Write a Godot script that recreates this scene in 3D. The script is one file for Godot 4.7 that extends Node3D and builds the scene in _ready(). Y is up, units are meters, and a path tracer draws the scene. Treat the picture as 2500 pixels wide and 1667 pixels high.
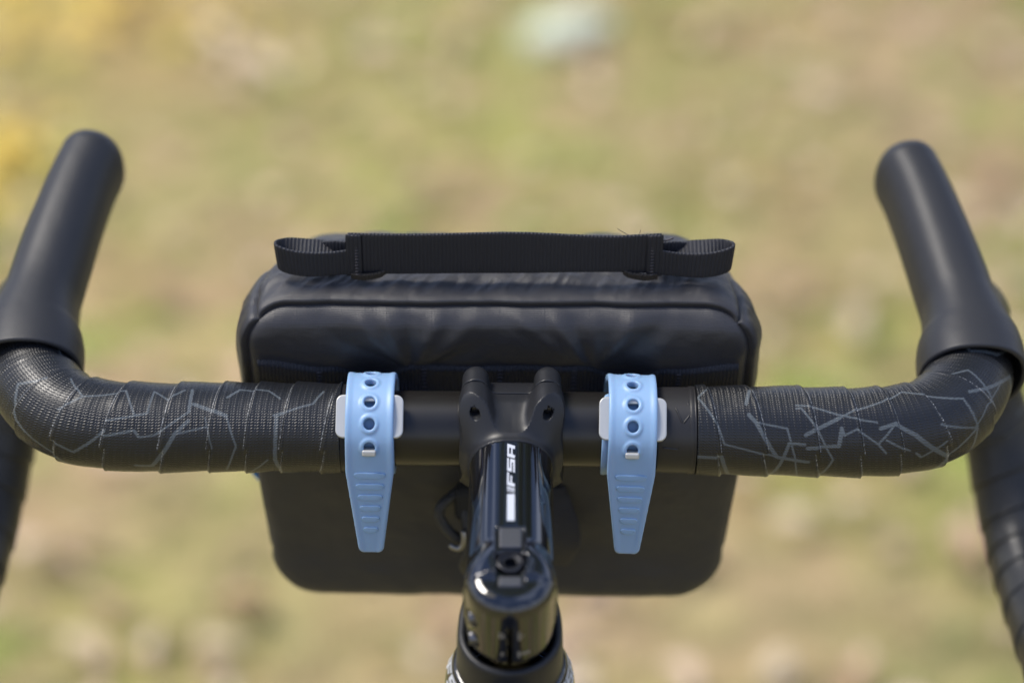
extends Node3D
# Lengths of the bicycle, bag and straps are in millimetres, measured from the middle of the handlebar
# (x to the right, y up, z towards the rider); put() meshes are scaled to metres when they are built.

const MM := 0.001
const BAR_HEIGHT := 1.0
var rng := RandomNumberGenerator.new()
var noise := FastNoiseLite.new()
var taken := {}
var mats := {}


func _ready() -> void:
	rng.seed = 7
	noise.seed = 11
	noise.frequency = 1.0
	set_camera()
	set_light()
	make_materials()
	make_ground()
	make_bicycle()
	make_bag()
	make_straps()
	make_tree()


# ------------------------------------------------------------------ camera and light
func set_camera() -> void:
	var camera := Camera3D.new()
	camera.name = "camera"
	var lens := CameraAttributesPhysical.new()
	lens.frustum_focal_length = 85.0
	lens.frustum_focus_distance = 1.012
	lens.frustum_near = 0.05
	lens.frustum_far = 400.0
	lens.exposure_aperture = 2.8
	camera.attributes = lens
	add_child(camera)
	camera.position = Vector3(0.0, 1.51444, 0.88849)
	camera.rotation_degrees = Vector3(-28.0, 0.0, 0.4)
	camera.current = true


func set_light() -> void:
	var env := Environment.new()
	env.background_mode = Environment.BG_SKY
	env.tonemap_mode = Environment.TONE_MAPPER_LINEAR
	env.tonemap_exposure = 2.6
	var sky_material := ProceduralSkyMaterial.new()
	sky_material.sky_top_color = Color(0.35, 0.475, 0.71)
	sky_material.sky_horizon_color = Color(0.86, 0.88, 0.9)
	sky_material.sky_curve = 0.2
	sky_material.ground_bottom_color = Color(0.45, 0.4, 0.3)
	sky_material.ground_horizon_color = Color(0.6, 0.56, 0.45)
	sky_material.sky_energy_multiplier = 0.8
	sky_material.sky_cover = clouds()
	sky_material.sky_cover_modulate = Color(0.73, 0.75, 0.8, 0.8)
	var sky := Sky.new()
	sky.sky_material = sky_material
	env.sky = sky
	env.sdfgi_enabled = true
	env.ssao_enabled = true
	env.ssil_enabled = true
	var world := WorldEnvironment.new()
	world.name = "world_environment"
	world.environment = env
	add_child(world)
	var sun := DirectionalLight3D.new()
	sun.name = "sun"
	sun.light_color = Color(1.0, 0.975, 0.94)
	sun.light_energy = 0.58
	sun.light_angular_distance = 20.0
	sun.shadow_enabled = true
	add_child(sun)
	sun.look_at_from_position(Vector3(-0.6, 1.1, -0.1), Vector3.ZERO)


func clouds() -> ImageTexture:
	# broken fair-weather cloud, the same all over the sky
	var f := FastNoiseLite.new()
	f.seed = 8
	f.frequency = 1.5
	f.fractal_octaves = 5
	var im := Image.create_empty(512, 256, false, Image.FORMAT_RGBA8)
	for y in 256:
		for x in 512:
			var up := (0.5 - (y + 0.5) / 256.0) * PI
			var turn := x / 512.0 * TAU
			var eye := Vector3(cos(turn) * cos(up), sin(up), sin(turn) * cos(up))
			var deck := eye / maxf(eye.y, 0.12)
			var thick := smoothstep(-0.05, 0.32, f.get_noise_3d(deck.x * 0.7, 3.0, deck.z * 0.7))
			im.set_pixel(x, y, Color(1, 1, 1, thick))
	return ImageTexture.create_from_image(im)


# ------------------------------------------------------------------ naming
func numbered(called: String, parent: Node) -> String:
	var key := str(parent.get_instance_id()) + called
	var n: int = taken.get(key, 0)
	taken[key] = n + 1
	return called if n == 0 else "%s_%03d" % [called, n]


func thing(called: String, label: String, category: String, at: Vector3, group := "") -> Node3D:
	var o := Node3D.new()
	o.name = numbered(called, self)
	add_child(o, true)
	o.position = at
	o.set_meta("label", label)
	o.set_meta("category", category)
	if group:
		o.set_meta("group", group)
	return o


func put(called: String, m: Mesh, material: Material, parent: Node3D) -> MeshInstance3D:
	var o := MeshInstance3D.new()
	o.name = numbered(called, parent)
	o.mesh = m
	o.material_override = material
	o.cast_shadow = GeometryInstance3D.SHADOW_CASTING_SETTING_ON
	parent.add_child(o, true)
	return o


# ------------------------------------------------------------------ materials
func grey_image(w: int, h: int, f: Callable) -> ImageTexture:
	var data := PackedByteArray()
	data.resize(w * h)
	for y in h:
		for x in w:
			data[y * w + x] = clampi(int(f.call(x, y) * 255.0), 0, 255)
	return ImageTexture.create_from_image(Image.create_from_data(w, h, false, Image.FORMAT_L8, data))


func mat(albedo: Color, rough: float, spec := 0.5) -> StandardMaterial3D:
	var m := StandardMaterial3D.new()
	m.albedo_color = albedo.linear_to_srgb()
	m.roughness = rough
	m.metallic_specular = spec
	return m


func relief(m: StandardMaterial3D, t: Texture2D, millimetres: float) -> StandardMaterial3D:
	m.heightmap_enabled = true
	m.heightmap_texture = t
	m.heightmap_scale = millimetres * 0.1
	return m


func triplanar(m: StandardMaterial3D, tiles_per_metre: float) -> StandardMaterial3D:
	m.uv1_triplanar = true
	m.uv1_scale = Vector3.ONE * tiles_per_metre
	return m


func wrapped_noise(f: FastNoiseLite, x: float, y: float, n: float) -> float:
	# seamless: four samples blended across the tile
	var u := x / n
	var v := y / n
	return lerpf(lerpf(f.get_noise_2d(x, y), f.get_noise_2d(x - n, y), u), lerpf(f.get_noise_2d(x, y - n), f.get_noise_2d(x - n, y - n), u), v)


func make_materials() -> void:
	var fine := FastNoiseLite.new()
	fine.seed = 3
	fine.frequency = 0.21
	var slow := FastNoiseLite.new()
	slow.seed = 5
	slow.frequency = 0.03
	# plain weave of thick threads, 8 by 8 in a tile
	var weave := grey_image(128, 128, func(x: int, y: int) -> float:
		var cx := x / 16
		var cy := y / 16
		var u := (x % 16) / 16.0 - 0.47
		var v := (y % 16) / 16.0 - 0.47
		var over := (cx + cy) % 2 == 0
		var d := (u * u * 2.2 + v * v * 3.6) if over else (u * u * 5.0 + v * v * 2.6)
		return clampf((0.95 if over else 0.55) - d * 1.6 + wrapped_noise(fine, x, y, 128.0) * 0.12, 0.0, 1.0))
	# coated pack cloth: fine basket weave on the slant with a sparse ripstop grid, 32 by 32 threads in a tile
	var cloth := grey_image(256, 256, func(x: int, y: int) -> float:
		var a := sin((x + y) * TAU / 8.0) * sin((x - y) * TAU / 8.0)
		var grid := 0.0
		if x % 64 < 3 or y % 64 < 3:
			grid = 0.1
		return 0.4 + a * 0.22 + grid + wrapped_noise(slow, x, y, 256.0) * 0.15)
	# webbing: ribs across with a thread broken up along each rib, 8 ribs in a tile
	var web := grey_image(128, 128, func(x: int, y: int) -> float:
		var k := x / 16
		var u := (x % 16) / 16.0 - 0.47
		var v := fposmod(y / 8.0 + (0.5 if k % 2 else 0.0), 1.0) - 0.5
		return clampf(0.85 - u * u * 3.4 - v * v * 0.9 + wrapped_noise(fine, x, y, 128.0) * 0.12, 0.0, 1.0))
	var skin := grey_image(256, 256, func(x: int, y: int) -> float:
		return 0.5 + wrapped_noise(fine, x, y, 256.0) * 0.45)
	# handled gloss: smudges with a fine grain
	var smudge := grey_image(256, 256, func(x: int, y: int) -> float:
		return clampf(0.45 + wrapped_noise(slow, x, y, 256.0) * 0.55 + wrapped_noise(fine, x, y, 256.0) * 0.12, 0.1, 1.0))
	var dust := RandomNumberGenerator.new()
	dust.seed = 41
	var dust_specks := Image.create_empty(512, 512, false, Image.FORMAT_RGBA8)  # sparse pale dust specks on a clear ground
	dust_specks.fill(Color(0.6, 0.58, 0.55, 0.0))
	for k in 420:
		var x := dust.randi_range(1, 509)
		var y := dust.randi_range(1, 509)
		var a := dust.randf_range(0.15, 0.75)
		dust_specks.set_pixel(x, y, Color(0.62, 0.6, 0.56, a))
		if dust.randf() < 0.3:
			dust_specks.set_pixel(x + 1, y, Color(0.62, 0.6, 0.56, a * 0.6))
			dust_specks.set_pixel(x, y + 1, Color(0.62, 0.6, 0.56, a * 0.5))
	var dusty := ImageTexture.create_from_image(dust_specks)
	var white_mask := grey_image(4, 4, func(_x: int, _y: int) -> float: return 1.0)

	var tape := relief(mat(Color(0.009, 0.0096, 0.011), 0.33, 0.46), weave, 0.18)
	tape.detail_enabled = true
	tape.detail_uv_layer = BaseMaterial3D.DETAIL_UV_2
	tape.detail_blend_mode = BaseMaterial3D.BLEND_MODE_MIX
	tape.detail_mask = white_mask
	mats.tape = tape
	mats.cloth = relief(mat(Color(0.0275, 0.0268, 0.0292), 0.4, 0.42), cloth, 0.26)
	mats.cloth.rim_enabled = true
	mats.cloth.rim = 0.12
	mats.web = relief(mat(Color(0.021, 0.021, 0.025), 0.5, 0.36), web, 0.45)
	mats.web_brown = relief(mat(Color(0.028, 0.024, 0.02), 0.75, 0.4), web, 0.45)
	mats.blue_web = relief(mat(Color(0.01, 0.24, 0.68), 0.7), web, 0.4)
	mats.thread = mat(Color(0.05, 0.045, 0.05), 0.7)
	mats.cord = triplanar(relief(mat(Color(0.02, 0.02, 0.02), 0.55), weave, 0.4), 90.0)
	mats.silver = mat(Color(0.24, 0.23, 0.21), 0.35)
	mats.silver.metallic = 0.8
	mats.hood = triplanar(relief(mat(Color(0.022, 0.0226, 0.0255), 0.47, 0.36), skin, 0.16), 45.0)
	mats.dark = mat(Color(0.008, 0.008, 0.008), 0.8)
	mats.lever = mat(Color(0.02, 0.02, 0.022), 0.3)
	mats.band = triplanar(relief(mat(Color(0.018, 0.017, 0.017), 0.4, 0.4), skin, 0.02), 60.0)
	mats.bar = triplanar(relief(mat(Color(0.011, 0.0098, 0.0085), 0.32, 0.45), skin, 0.012), 120.0)
	mats.matte = triplanar(relief(mat(Color(0.016, 0.0165, 0.0185), 0.37, 0.36), skin, 0.012), 120.0)
	for m in [mats.bar, mats.matte, mats.band]:
		m.detail_enabled = true
		m.detail_blend_mode = BaseMaterial3D.BLEND_MODE_MIX
		m.detail_albedo = dusty
		m.detail_mask = white_mask
		m.detail_uv_layer = BaseMaterial3D.DETAIL_UV_1
	mats.gloss = mat(Color(0.006, 0.006, 0.007), 0.07, 0.55)
	mats.gloss.clearcoat_enabled = true
	mats.gloss.clearcoat = 0.45
	mats.gloss.clearcoat_roughness = 0.03
	mats.gloss.roughness = 0.16
	mats.gloss.roughness_texture = smudge
	mats.gloss.uv1_triplanar = true
	mats.gloss.uv1_scale = Vector3.ONE * 22.0
	mats.steel = mat(Color(0.12, 0.12, 0.13), 0.32)
	mats.steel.metallic = 0.85
	mats.bolt = mat(Color(0.03, 0.03, 0.034), 0.25)
	mats.bolt.metallic = 0.7
	mats.print_white = mat(Color(0.46, 0.48, 0.52), 0.35)
	mats.print_grey = mat(Color(0.2, 0.19, 0.18), 0.5)
	mats.rubber_blue = triplanar(relief(mat(Color(0.205, 0.33, 0.5), 0.45, 0.5), skin, 0.012), 30.0)
	mats.rubber_blue.subsurf_scatter_enabled = true
	mats.rubber_blue.subsurf_scatter_strength = 0.08
	mats.aluminium = triplanar(relief(mat(Color(0.42, 0.42, 0.4), 0.38, 0.5), skin, 0.006), 200.0)
	mats.aluminium.metallic = 0.35
	mats.tape_left = tape.duplicate()
	mats.tape.detail_albedo = tape_print(RIGHT_LINES, 1, 23)
	mats.tape_left.detail_albedo = tape_print(LEFT_LINES, -1, 29)


# the grey lines printed on the tape: width, then pairs of millimetres along the bar and degrees round it
const RIGHT_LINES := [
	[2, 77, 75, 85, 37, 88, 12, 101, 2], [5, 77, -6, 87, -6, 92, -62], [2, 77, 75, 81, 91], [4, 97, 64, 99, 89], [5, 98, 50, 101, 40, 110, -6, 124, -12],
	[2, 102, 40, 114, 33, 118, -6, 121, -62], [4, 107, -62, 113, -6, 115, 14, 122, 13], [2, 118, 64, 126, 62, 135, 53, 142, 48, 151, 42], [5, 122, 25, 136, 48],
	[2, 118, 59, 120, 60, 127, 33, 134, -8, 128, -62], [5, 123, 8, 136, 12, 137, 35], [2, 138, 26, 143, 34, 151, 14, 154, 1], [5, 152, 34, 158, 39, 165, 22, 176, -21, 172, -62],
	[2, 154, 19, 163, 1], [2, 165, -3, 167, -11, 175, 6], [2, 164, 86, 174, 70, 185, 48, 186, 5, 184, -43, 177, -46], [2, 174, 29, 185, 6, 192, 21], [4, 189, 50, 205, 24, 212, 10, 208, -18],
	[2, 191, 86, 198, 71, 196, 14], [4, 222, 118, 210, 79, 214, 44, 222, 26, 226, 11], [2, 101, 2, 110, -6], [2, 136, 48, 143, 60, 154, 70, 164, 86], [2, 151, 14, 158, 39], [2, 137, 35, 138, 26], [3, 176, -21, 186, 5], [2, 92, -62, 107, -62], [2, 192, 21, 205, 24], [3, 232, 40, 240, 90], [4, 290, 30, 300, -20, 318, -10], [3, 330, 60, 345, 10, 350, -40], [4, 360, 20, 372, -30],
]
const LEFT_LINES := [
	[2, -163, 81, -158, 45, -153, 48], [2, -151, 83, -145, 68, -138, 83], [4, -135, 83, -136, 49], [5, -134, 60, -120, 44], [3, -187, -3, -180, -13, -169, 24], [3, -169, 17, -158, 26, -156, 17],
	[5, -158, -28, -152, -30, -142, 21, -136, 38], [4, -100, 45, -96, 49], [5, -99, 45, -100, -16, -98, -45], [2, -113, -51, -103, -16], [2, -190, 89, -180, 64], [4, -187, -30, -181, -62],
	[2, -115, 86, -103, 83, -98, 70], [1, -129, 42, -126, 2, -128, 30], [2, -222, 118, -214, 118], [2, -151, 83, -153, 48, -169, 36], [2, -136, 49, -150, 20, -156, 17], [2, -120, 44, -116, 5, -121, -40], [3, -120, 70, -115, 86], [3, -98, -45, -90, -62], [2, -99, 45, -84, 62, -80, 84], [2, -187, 40, -180, 64, -163, 81], [3, -187, -30, -200, 0, -206, 40, -198, 70], [2, -142, 21, -128, 30], [4, -290, 30, -310, -20], [3, -330, 60, -345, 10],
]


func tape_print(lines: Array, side: int, number: int) -> ImageTexture:
	# 400 mm of tape by one turn round the bar
	var w := 1600
	var h := 512
	var im := Image.create_empty(w, h, false, Image.FORMAT_RGBA8)
	im.fill(Color(0.36, 0.385, 0.4, 0.0))
	var r := RandomNumberGenerator.new()
	r.seed = number
	for line in lines:
		for k in range(1, line.size() - 3, 2):
			var a := Vector2(tape_length(absf(line[k] + 6.0)) * 4.0, fposmod(line[k + 1], 360.0) / 360.0 * h)
			var b := Vector2(tape_length(absf(line[k + 2] + 6.0)) * 4.0, fposmod(line[k + 3], 360.0) / 360.0 * h)
			if b.y - a.y > h / 2.0:
				b.y -= h
			if a.y - b.y > h / 2.0:
				a.y -= h
			var wide: float = 1.2 + line[0] * 1.05
			for n in int(a.distance_to(b) * 1.5) + 2:
				var p := a.lerp(b, n / (a.distance_to(b) * 1.5 + 1.0))
				for dy in range(-4, 5):
					for dx in range(-4, 5):
						var cover := clampf(wide / 2.0 + 0.5 - Vector2(dx, dy).length(), 0.0, 1.0)
						if cover > 0.0:
							var x := clampi(int(p.x) + dx, 0, w - 1)
							var y := posmod(int(p.y) + dy, h)
							var c := im.get_pixel(x, y)
							c.a = maxf(c.a, cover * 0.6)
							im.set_pixel(x, y, c)
	# frayed fibres along the cut edge of every turn, and a little dried mud under the left bend
	for x in range(280, 1500):
		for n in 2:
			var y := r.randi_range(0, h - 1)
			if absf(seam_at(x / 4.0, y * 360.0 / h, side)) < 0.016 and r.randf() < 0.8:
				im.set_pixel(x, y, Color(0.62, 0.62, 0.62, r.randf_range(0.3, 0.9)))
	for y in h:
		for x in range(280, 1500):
			if absf(seam_at(x / 4.0, y * 360.0 / h, side)) < 0.012 and r.randf() < 0.5:
				im.set_pixel(x, y, Color(0.66, 0.66, 0.66, r.randf_range(0.25, 0.9)))
	if side < 0:
		for k in 420:
			var x := int(r.randfn(tape_length(180.0) * 4.0, 22.0))
			var y := posmod(int(r.randfn(-54.0 / 360.0 * h, 8.0)), h)
			im.set_pixel(clampi(x, 0, w - 1), y, Color(0.6, 0.5, 0.36, r.randf_range(0.2, 0.8)))
	return ImageTexture.create_from_image(im)


func tape_length(x: float) -> float:
	# arc length along the bar for a distance from the middle, up to the bend
	return x


# ------------------------------------------------------------------ mesh building (millimetres)
func grid(nu: int, nv: int, f: Callable, uv = null, around := false, flip := false, uv2 = null) -> ArrayMesh:
	var p := PackedVector3Array()
	var t := PackedVector2Array()
	var t2 := PackedVector2Array()
	for i in nu + 1:
		for j in nv + 1:
			p.append(f.call(i, j) * MM)
			if uv != null:
				t.append(uv.call(i, j))
			if uv2 != null:
				t2.append(uv2.call(i, j))
	var index := PackedInt32Array()
	for i in nu:
		for j in nv:
			var a := i * (nv + 1) + j
			var b := a + nv + 1
			if flip:
				index.append_array([a, b, a + 1, a + 1, b, b + 1])
			else:
				index.append_array([a, a + 1, b, a + 1, b + 1, b])
	var n := normals(p, index)
	if around:
		for i in nu + 1:
			var a := i * (nv + 1)
			var s := (n[a] + n[a + nv]).normalized()
			n[a] = s
			n[a + nv] = s
	return array_mesh(p, n, index, t, t2)


func normals(p: PackedVector3Array, index: PackedInt32Array) -> PackedVector3Array:
	var n := PackedVector3Array()
	n.resize(p.size())
	for k in range(0, index.size(), 3):
		var a := index[k]
		var b := index[k + 1]
		var c := index[k + 2]
		var s := (p[c] - p[a]).cross(p[b] - p[a])
		n[a] += s
		n[b] += s
		n[c] += s
	for k in n.size():
		n[k] = n[k].normalized() if n[k].length_squared() > 0.0 else Vector3.UP
	return n


func array_mesh(p: PackedVector3Array, n: PackedVector3Array, index: PackedInt32Array, t := PackedVector2Array(), t2 := PackedVector2Array()) -> ArrayMesh:
	var a := []
	a.resize(Mesh.ARRAY_MAX)
	a[Mesh.ARRAY_VERTEX] = p
	a[Mesh.ARRAY_NORMAL] = n
	a[Mesh.ARRAY_INDEX] = index
	if t.size():
		a[Mesh.ARRAY_TEX_UV] = t
	if t2.size():
		a[Mesh.ARRAY_TEX_UV2] = t2
	var m := ArrayMesh.new()
	m.add_surface_from_arrays(Mesh.PRIMITIVE_TRIANGLES, a)
	return m


# a smooth line through the given points, resampled at even steps
func smooth_path(points: Array, step: float) -> PackedVector3Array:
	var c := Curve3D.new()
	c.bake_interval = step * 0.5
	for k in points.size():
		var before: Vector3 = points[maxi(k - 1, 0)]
		var after: Vector3 = points[mini(k + 1, points.size() - 1)]
		var here: Vector3 = points[k]
		var along := (after - before).normalized()
		c.add_point(here, -along * here.distance_to(before) / 3.0, along * here.distance_to(after) / 3.0)
	var out := PackedVector3Array()
	var length := c.get_baked_length()
	var n := maxi(2, int(length / step))
	for k in n + 1:
		out.append(c.sample_baked(length * k / n, true))
	return out


# [tangent, side, up] at each point, carried along without twist
func frames(path: PackedVector3Array, up: Vector3) -> Array:
	var out := []
	var b := up
	for k in path.size():
		var t := (path[mini(k + 1, path.size() - 1)] - path[maxi(k - 1, 0)]).normalized()
		b = (b - t * b.dot(t)).normalized()
		out.append([t, b.cross(t), b])
	return out


# a tube along a path; shape(i, angle) gives the offset along side and up
func tube(path: PackedVector3Array, up: Vector3, around: int, shape: Callable, uv = null, uv2 = null) -> ArrayMesh:
	var fr := frames(path, up)
	return grid(path.size() - 1, around, func(i: int, j: int) -> Vector3:
		var o: Vector2 = shape.call(i, TAU * (j % around) / around)
		return path[i] + fr[i][1] * o.x + fr[i][2] * o.y, uv, true, true, uv2)


func cord(points: Array, radius: float, step := 0.8, around := 10) -> ArrayMesh:
	var path := smooth_path(points, step)
	var last := path.size() - 1
	return tube(path, Vector3(0.1, 0.9, 0.3), around, func(i: int, a: float) -> Vector2:
		var r := radius if i > 0 and i < last else 0.01
		return Vector2(cos(a), sin(a)) * r)


# a flat woven strip: points, the half-width direction at each point (its length is the half width), thickness
func ribbon(points: Array, widths: Array, thick: float, uv_scale: float, step := 0.7) -> ArrayMesh:
	var path := smooth_path(points, step)
	var wide := smooth_path_like(points, widths, path)
	var n := path.size() - 1
	var section := []
	for k in 24:
		var a := TAU * k / 24.0 + TAU / 48.0
		section.append(Vector2(signf(cos(a)) * pow(absf(cos(a)), 0.22), signf(sin(a)) * pow(absf(sin(a)), 0.5)))
	var length := 0.0
	var at := PackedFloat32Array([0.0])
	for i in n:
		length += path[i].distance_to(path[i + 1])
		at.append(length)
	return grid(n + 2, 24, func(i: int, j: int) -> Vector3:
		var k := clampi(i - 1, 0, n)
		var t := (path[mini(k + 1, n)] - path[maxi(k - 1, 0)]).normalized()
		var w: Vector3 = wide[k]
		var up := t.cross(w).normalized()
		var s: Vector2 = section[j % 24]
		var shrink := 0.05 if i == 0 or i == n + 2 else 1.0
		return path[k] + w * s.x * shrink + up * s.y * thick * 0.5 * shrink,
		func(i: int, j: int) -> Vector2:
			var k := clampi(i - 1, 0, n)
			var s: Vector2 = section[j % 24]
			return Vector2(at[k] / uv_scale, s.x * wide[k].length() / uv_scale), true, false)


func smooth_path_like(points: Array, values: Array, path: PackedVector3Array) -> PackedVector3Array:
	# values spread along the path by the nearest stretch between points
	var total := 0.0
	var knots := PackedFloat32Array([0.0])
	for k in points.size() - 1:
		total += points[k].distance_to(points[k + 1])
		knots.append(total)
	var out := PackedVector3Array()
	for i in path.size():
		var s := total * i / (path.size() - 1)
		var k := 0
		while k < knots.size() - 2 and knots[k + 1] < s:
			k += 1
		var t := clampf((s - knots[k]) / maxf(knots[k + 1] - knots[k], 0.001), 0.0, 1.0)
		out.append(values[k].lerp(values[k + 1], t * t * (3.0 - 2.0 * t)))
	return out


# a turned shape: profile of (radius, height) points round the y axis
func turned(profile: Array, around := 64) -> ArrayMesh:
	return grid(profile.size() - 1, around, func(i: int, j: int) -> Vector3:
		var a := TAU * (j % around) / around
		var q: Vector2 = profile[i]
		return Vector3(cos(a) * q.x, q.y, sin(a) * q.x), null, true, true)


# the surface of a distance field, as surface nets; warp bends the finished shape
func nets(lo: Vector3, hi: Vector3, c: float, f: Callable, warp = null) -> ArrayMesh:
	var cells := Vector3i(((hi - lo) / c / 4.0).ceil()) * 4
	var nx := cells.x + 1
	var ny := cells.y + 1
	var val := PackedFloat32Array()
	val.resize(nx * ny * (cells.z + 1))
	val.fill(1e9)
	var near := (c * 4.0 * 0.87 + c) * 1.7
	var blocks := []
	for bz in range(0, cells.z, 4):
		for by in range(0, cells.y, 4):
			for bx in range(0, cells.x, 4):
				if absf(f.call(lo + Vector3(bx + 2, by + 2, bz + 2) * c)) > near:
					continue
				blocks.append(Vector3i(bx, by, bz))
				for k in range(bz, bz + 5):
					for j in range(by, by + 5):
						for i in range(bx, bx + 5):
							var at := (k * ny + j) * nx + i
							if val[at] == 1e9:
								val[at] = f.call(lo + Vector3(i, j, k) * c)
	var corner := PackedInt32Array()
	for k in 8:
		corner.append(((k >> 2) * ny + ((k >> 1) & 1)) * nx + (k & 1))
	var edges := [[0, 1], [2, 3], [4, 5], [6, 7], [0, 2], [1, 3], [4, 6], [5, 7], [0, 4], [1, 5], [2, 6], [3, 7]]
	var id := {}
	var p := PackedVector3Array()
	var found := []
	for b in blocks:
		for k in range(b.z, b.z + 4):
			for j in range(b.y, b.y + 4):
				for i in range(b.x, b.x + 4):
					var at: int = (k * ny + j) * nx + i
					var inside := 0
					for q in 8:
						if val[at + corner[q]] < 0.0:
							inside += 1
					if inside == 0 or inside == 8:
						continue
					var sum := Vector3.ZERO
					var count := 0
					for e in edges:
						var u := val[at + corner[e[0]]]
						var v := val[at + corner[e[1]]]
						if (u < 0.0) != (v < 0.0):
							var s := u / (u - v)
							var from := Vector3(e[0] & 1, (e[0] >> 1) & 1, e[0] >> 2)
							var to := Vector3(e[1] & 1, (e[1] >> 1) & 1, e[1] >> 2)
							sum += from.lerp(to, s)
							count += 1
					id[at] = p.size()
					p.append(lo + (Vector3(i, j, k) + sum / count) * c)
					found.append(at)
	var index := PackedInt32Array()
	var step := [1, nx, nx * ny]
	for at in found:
		for axis in 3:
			var u := val[at]
			var v := val[at + step[axis]]
			if (u < 0.0) == (v < 0.0):
				continue
			var s1: int = step[(axis + 1) % 3]
			var s2: int = step[(axis + 2) % 3]
			if not (id.has(at - s1) and id.has(at - s2) and id.has(at - s1 - s2)):
				continue
			var q := [id[at], id[at - s1], id[at - s1 - s2], id[at - s2]]
			if u < 0.0:
				index.append_array([q[0], q[2], q[1], q[0], q[3], q[2]])
			else:
				index.append_array([q[0], q[1], q[2], q[0], q[2], q[3]])
	var n := PackedVector3Array()
	n.resize(p.size())
	var h := c * 0.3
	for k in p.size():
		var d: float = f.call(p[k])
		var g := Vector3(f.call(p[k] + Vector3(h, 0, 0)) - d, f.call(p[k] + Vector3(0, h, 0)) - d, f.call(p[k] + Vector3(0, 0, h)) - d)
		if g.length() > h * 0.4:
			p[k] -= g.normalized() * clampf(d, -c * 0.5, c * 0.5)
		n[k] = g.normalized()
	if warp != null:
		for k in p.size():
			p[k] = warp.call(p[k])
		n = normals(p, index)
	for k in p.size():
		p[k] *= MM
	return array_mesh(p, n, index)


func smin(a: float, b: float, k: float) -> float:
	var h := maxf(k - absf(a - b), 0.0) / k
	return minf(a, b) - h * h * k * 0.25


func box(p: Vector3, half: Vector3, r: float) -> float:
	var q := p.abs() - half + Vector3.ONE * r
	return q.max(Vector3.ZERO).length() + minf(maxf(q.x, maxf(q.y, q.z)), 0.0) - r


# a cylinder with rounded rims: distance from its axis, distance along it
func drum(radial: float, along: float, radius: float, half: float, r: float) -> float:
	var q := Vector2(radial - radius + r, absf(along) - half + r)
	return minf(maxf(q.x, q.y), 0.0) + q.max(Vector2.ZERO).length() - r


func rounded_block(half: Vector3, r: float, cell: float) -> ArrayMesh:
	return nets(-half - Vector3.ONE * cell * 2.0, half + Vector3.ONE * cell * 2.0, cell, func(p: Vector3) -> float: return box(p, half, r))


# ------------------------------------------------------------------ ground
# dry meadow: [x, z, red, green, blue] of larger patches of straw, green grass, bare soil and yellow at far left
const PATCHES := [
	[-0.88, -3.16, 0.75, 0.61, 0.21], [-0.69, -3.16, 0.68, 0.49, 0.17], [-0.47, -3.16, 0.49, 0.38, 0.16], [-0.18, -3.04, 0.38, 0.39, 0.11], [0.25, -3.16, 0.38, 0.33, 0.11], [0.47, -3.16, 0.49, 0.35, 0.19], [0.68, -3.09, 0.55, 0.38, 0.25],
	[0.87, -3.16, 0.38, 0.3, 0.14], [-0.82, -2.88, 0.51, 0.43, 0.14], [-0.65, -2.88, 0.51, 0.38, 0.16], [0.3, -2.83, 0.38, 0.33, 0.13], [0.54, -2.83, 0.4, 0.3, 0.18], [-0.77, -2.51, 0.61, 0.58, 0.09], [-0.54, -2.58, 0.51, 0.43, 0.19],
	[-0.16, -2.58, 0.49, 0.43, 0.16], [0.19, -2.47, 0.3, 0.32, 0.08], [0.41, -2.51, 0.46, 0.35, 0.17], [0.71, -2.51, 0.43, 0.3, 0.18], [-0.53, -2.31, 0.3, 0.33, 0.11], [0.23, -2.31, 0.3, 0.33, 0.09], [-0.54, -2.2, 0.49, 0.35, 0.16],
	[0.44, -2.2, 0.51, 0.35, 0.21], [0.53, -2.0, 0.38, 0.38, 0.1], [0.35, -1.62, 0.38, 0.31, 0.11], [-0.53, -1.5, 0.5, 0.35, 0.22], [-0.36, -1.51, 0.38, 0.38, 0.13], [0.45, -1.46, 0.35, 0.38, 0.09], [0.52, -1.49, 0.3, 0.35, 0.08],
	[-0.52, -1.32, 0.33, 0.33, 0.11], [-0.4, -1.3, 0.38, 0.38, 0.1], [-0.25, -1.38, 0.3, 0.35, 0.1], [-0.16, -1.27, 0.45, 0.39, 0.16], [0.11, -1.29, 0.5, 0.35, 0.22], [0.21, -1.27, 0.41, 0.36, 0.15], [0.36, -1.27, 0.49, 0.35, 0.21],
	[0.47, -1.21, 0.21, 0.27, 0.08], [-0.46, -1.72, 0.54, 0.37, 0.24], [-0.3, -1.4, 0.56, 0.38, 0.25], [0.36, -1.4, 0.55, 0.37, 0.25], [0.24, -1.38, 0.54, 0.38, 0.25], [-0.12, -1.36, 0.54, 0.37, 0.25], [0.02, -1.3, 0.56, 0.39, 0.26], [-0.02, -2.62, 0.42, 0.44, 0.12], [-0.3, -2.85, 0.42, 0.44, 0.12],
]


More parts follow.
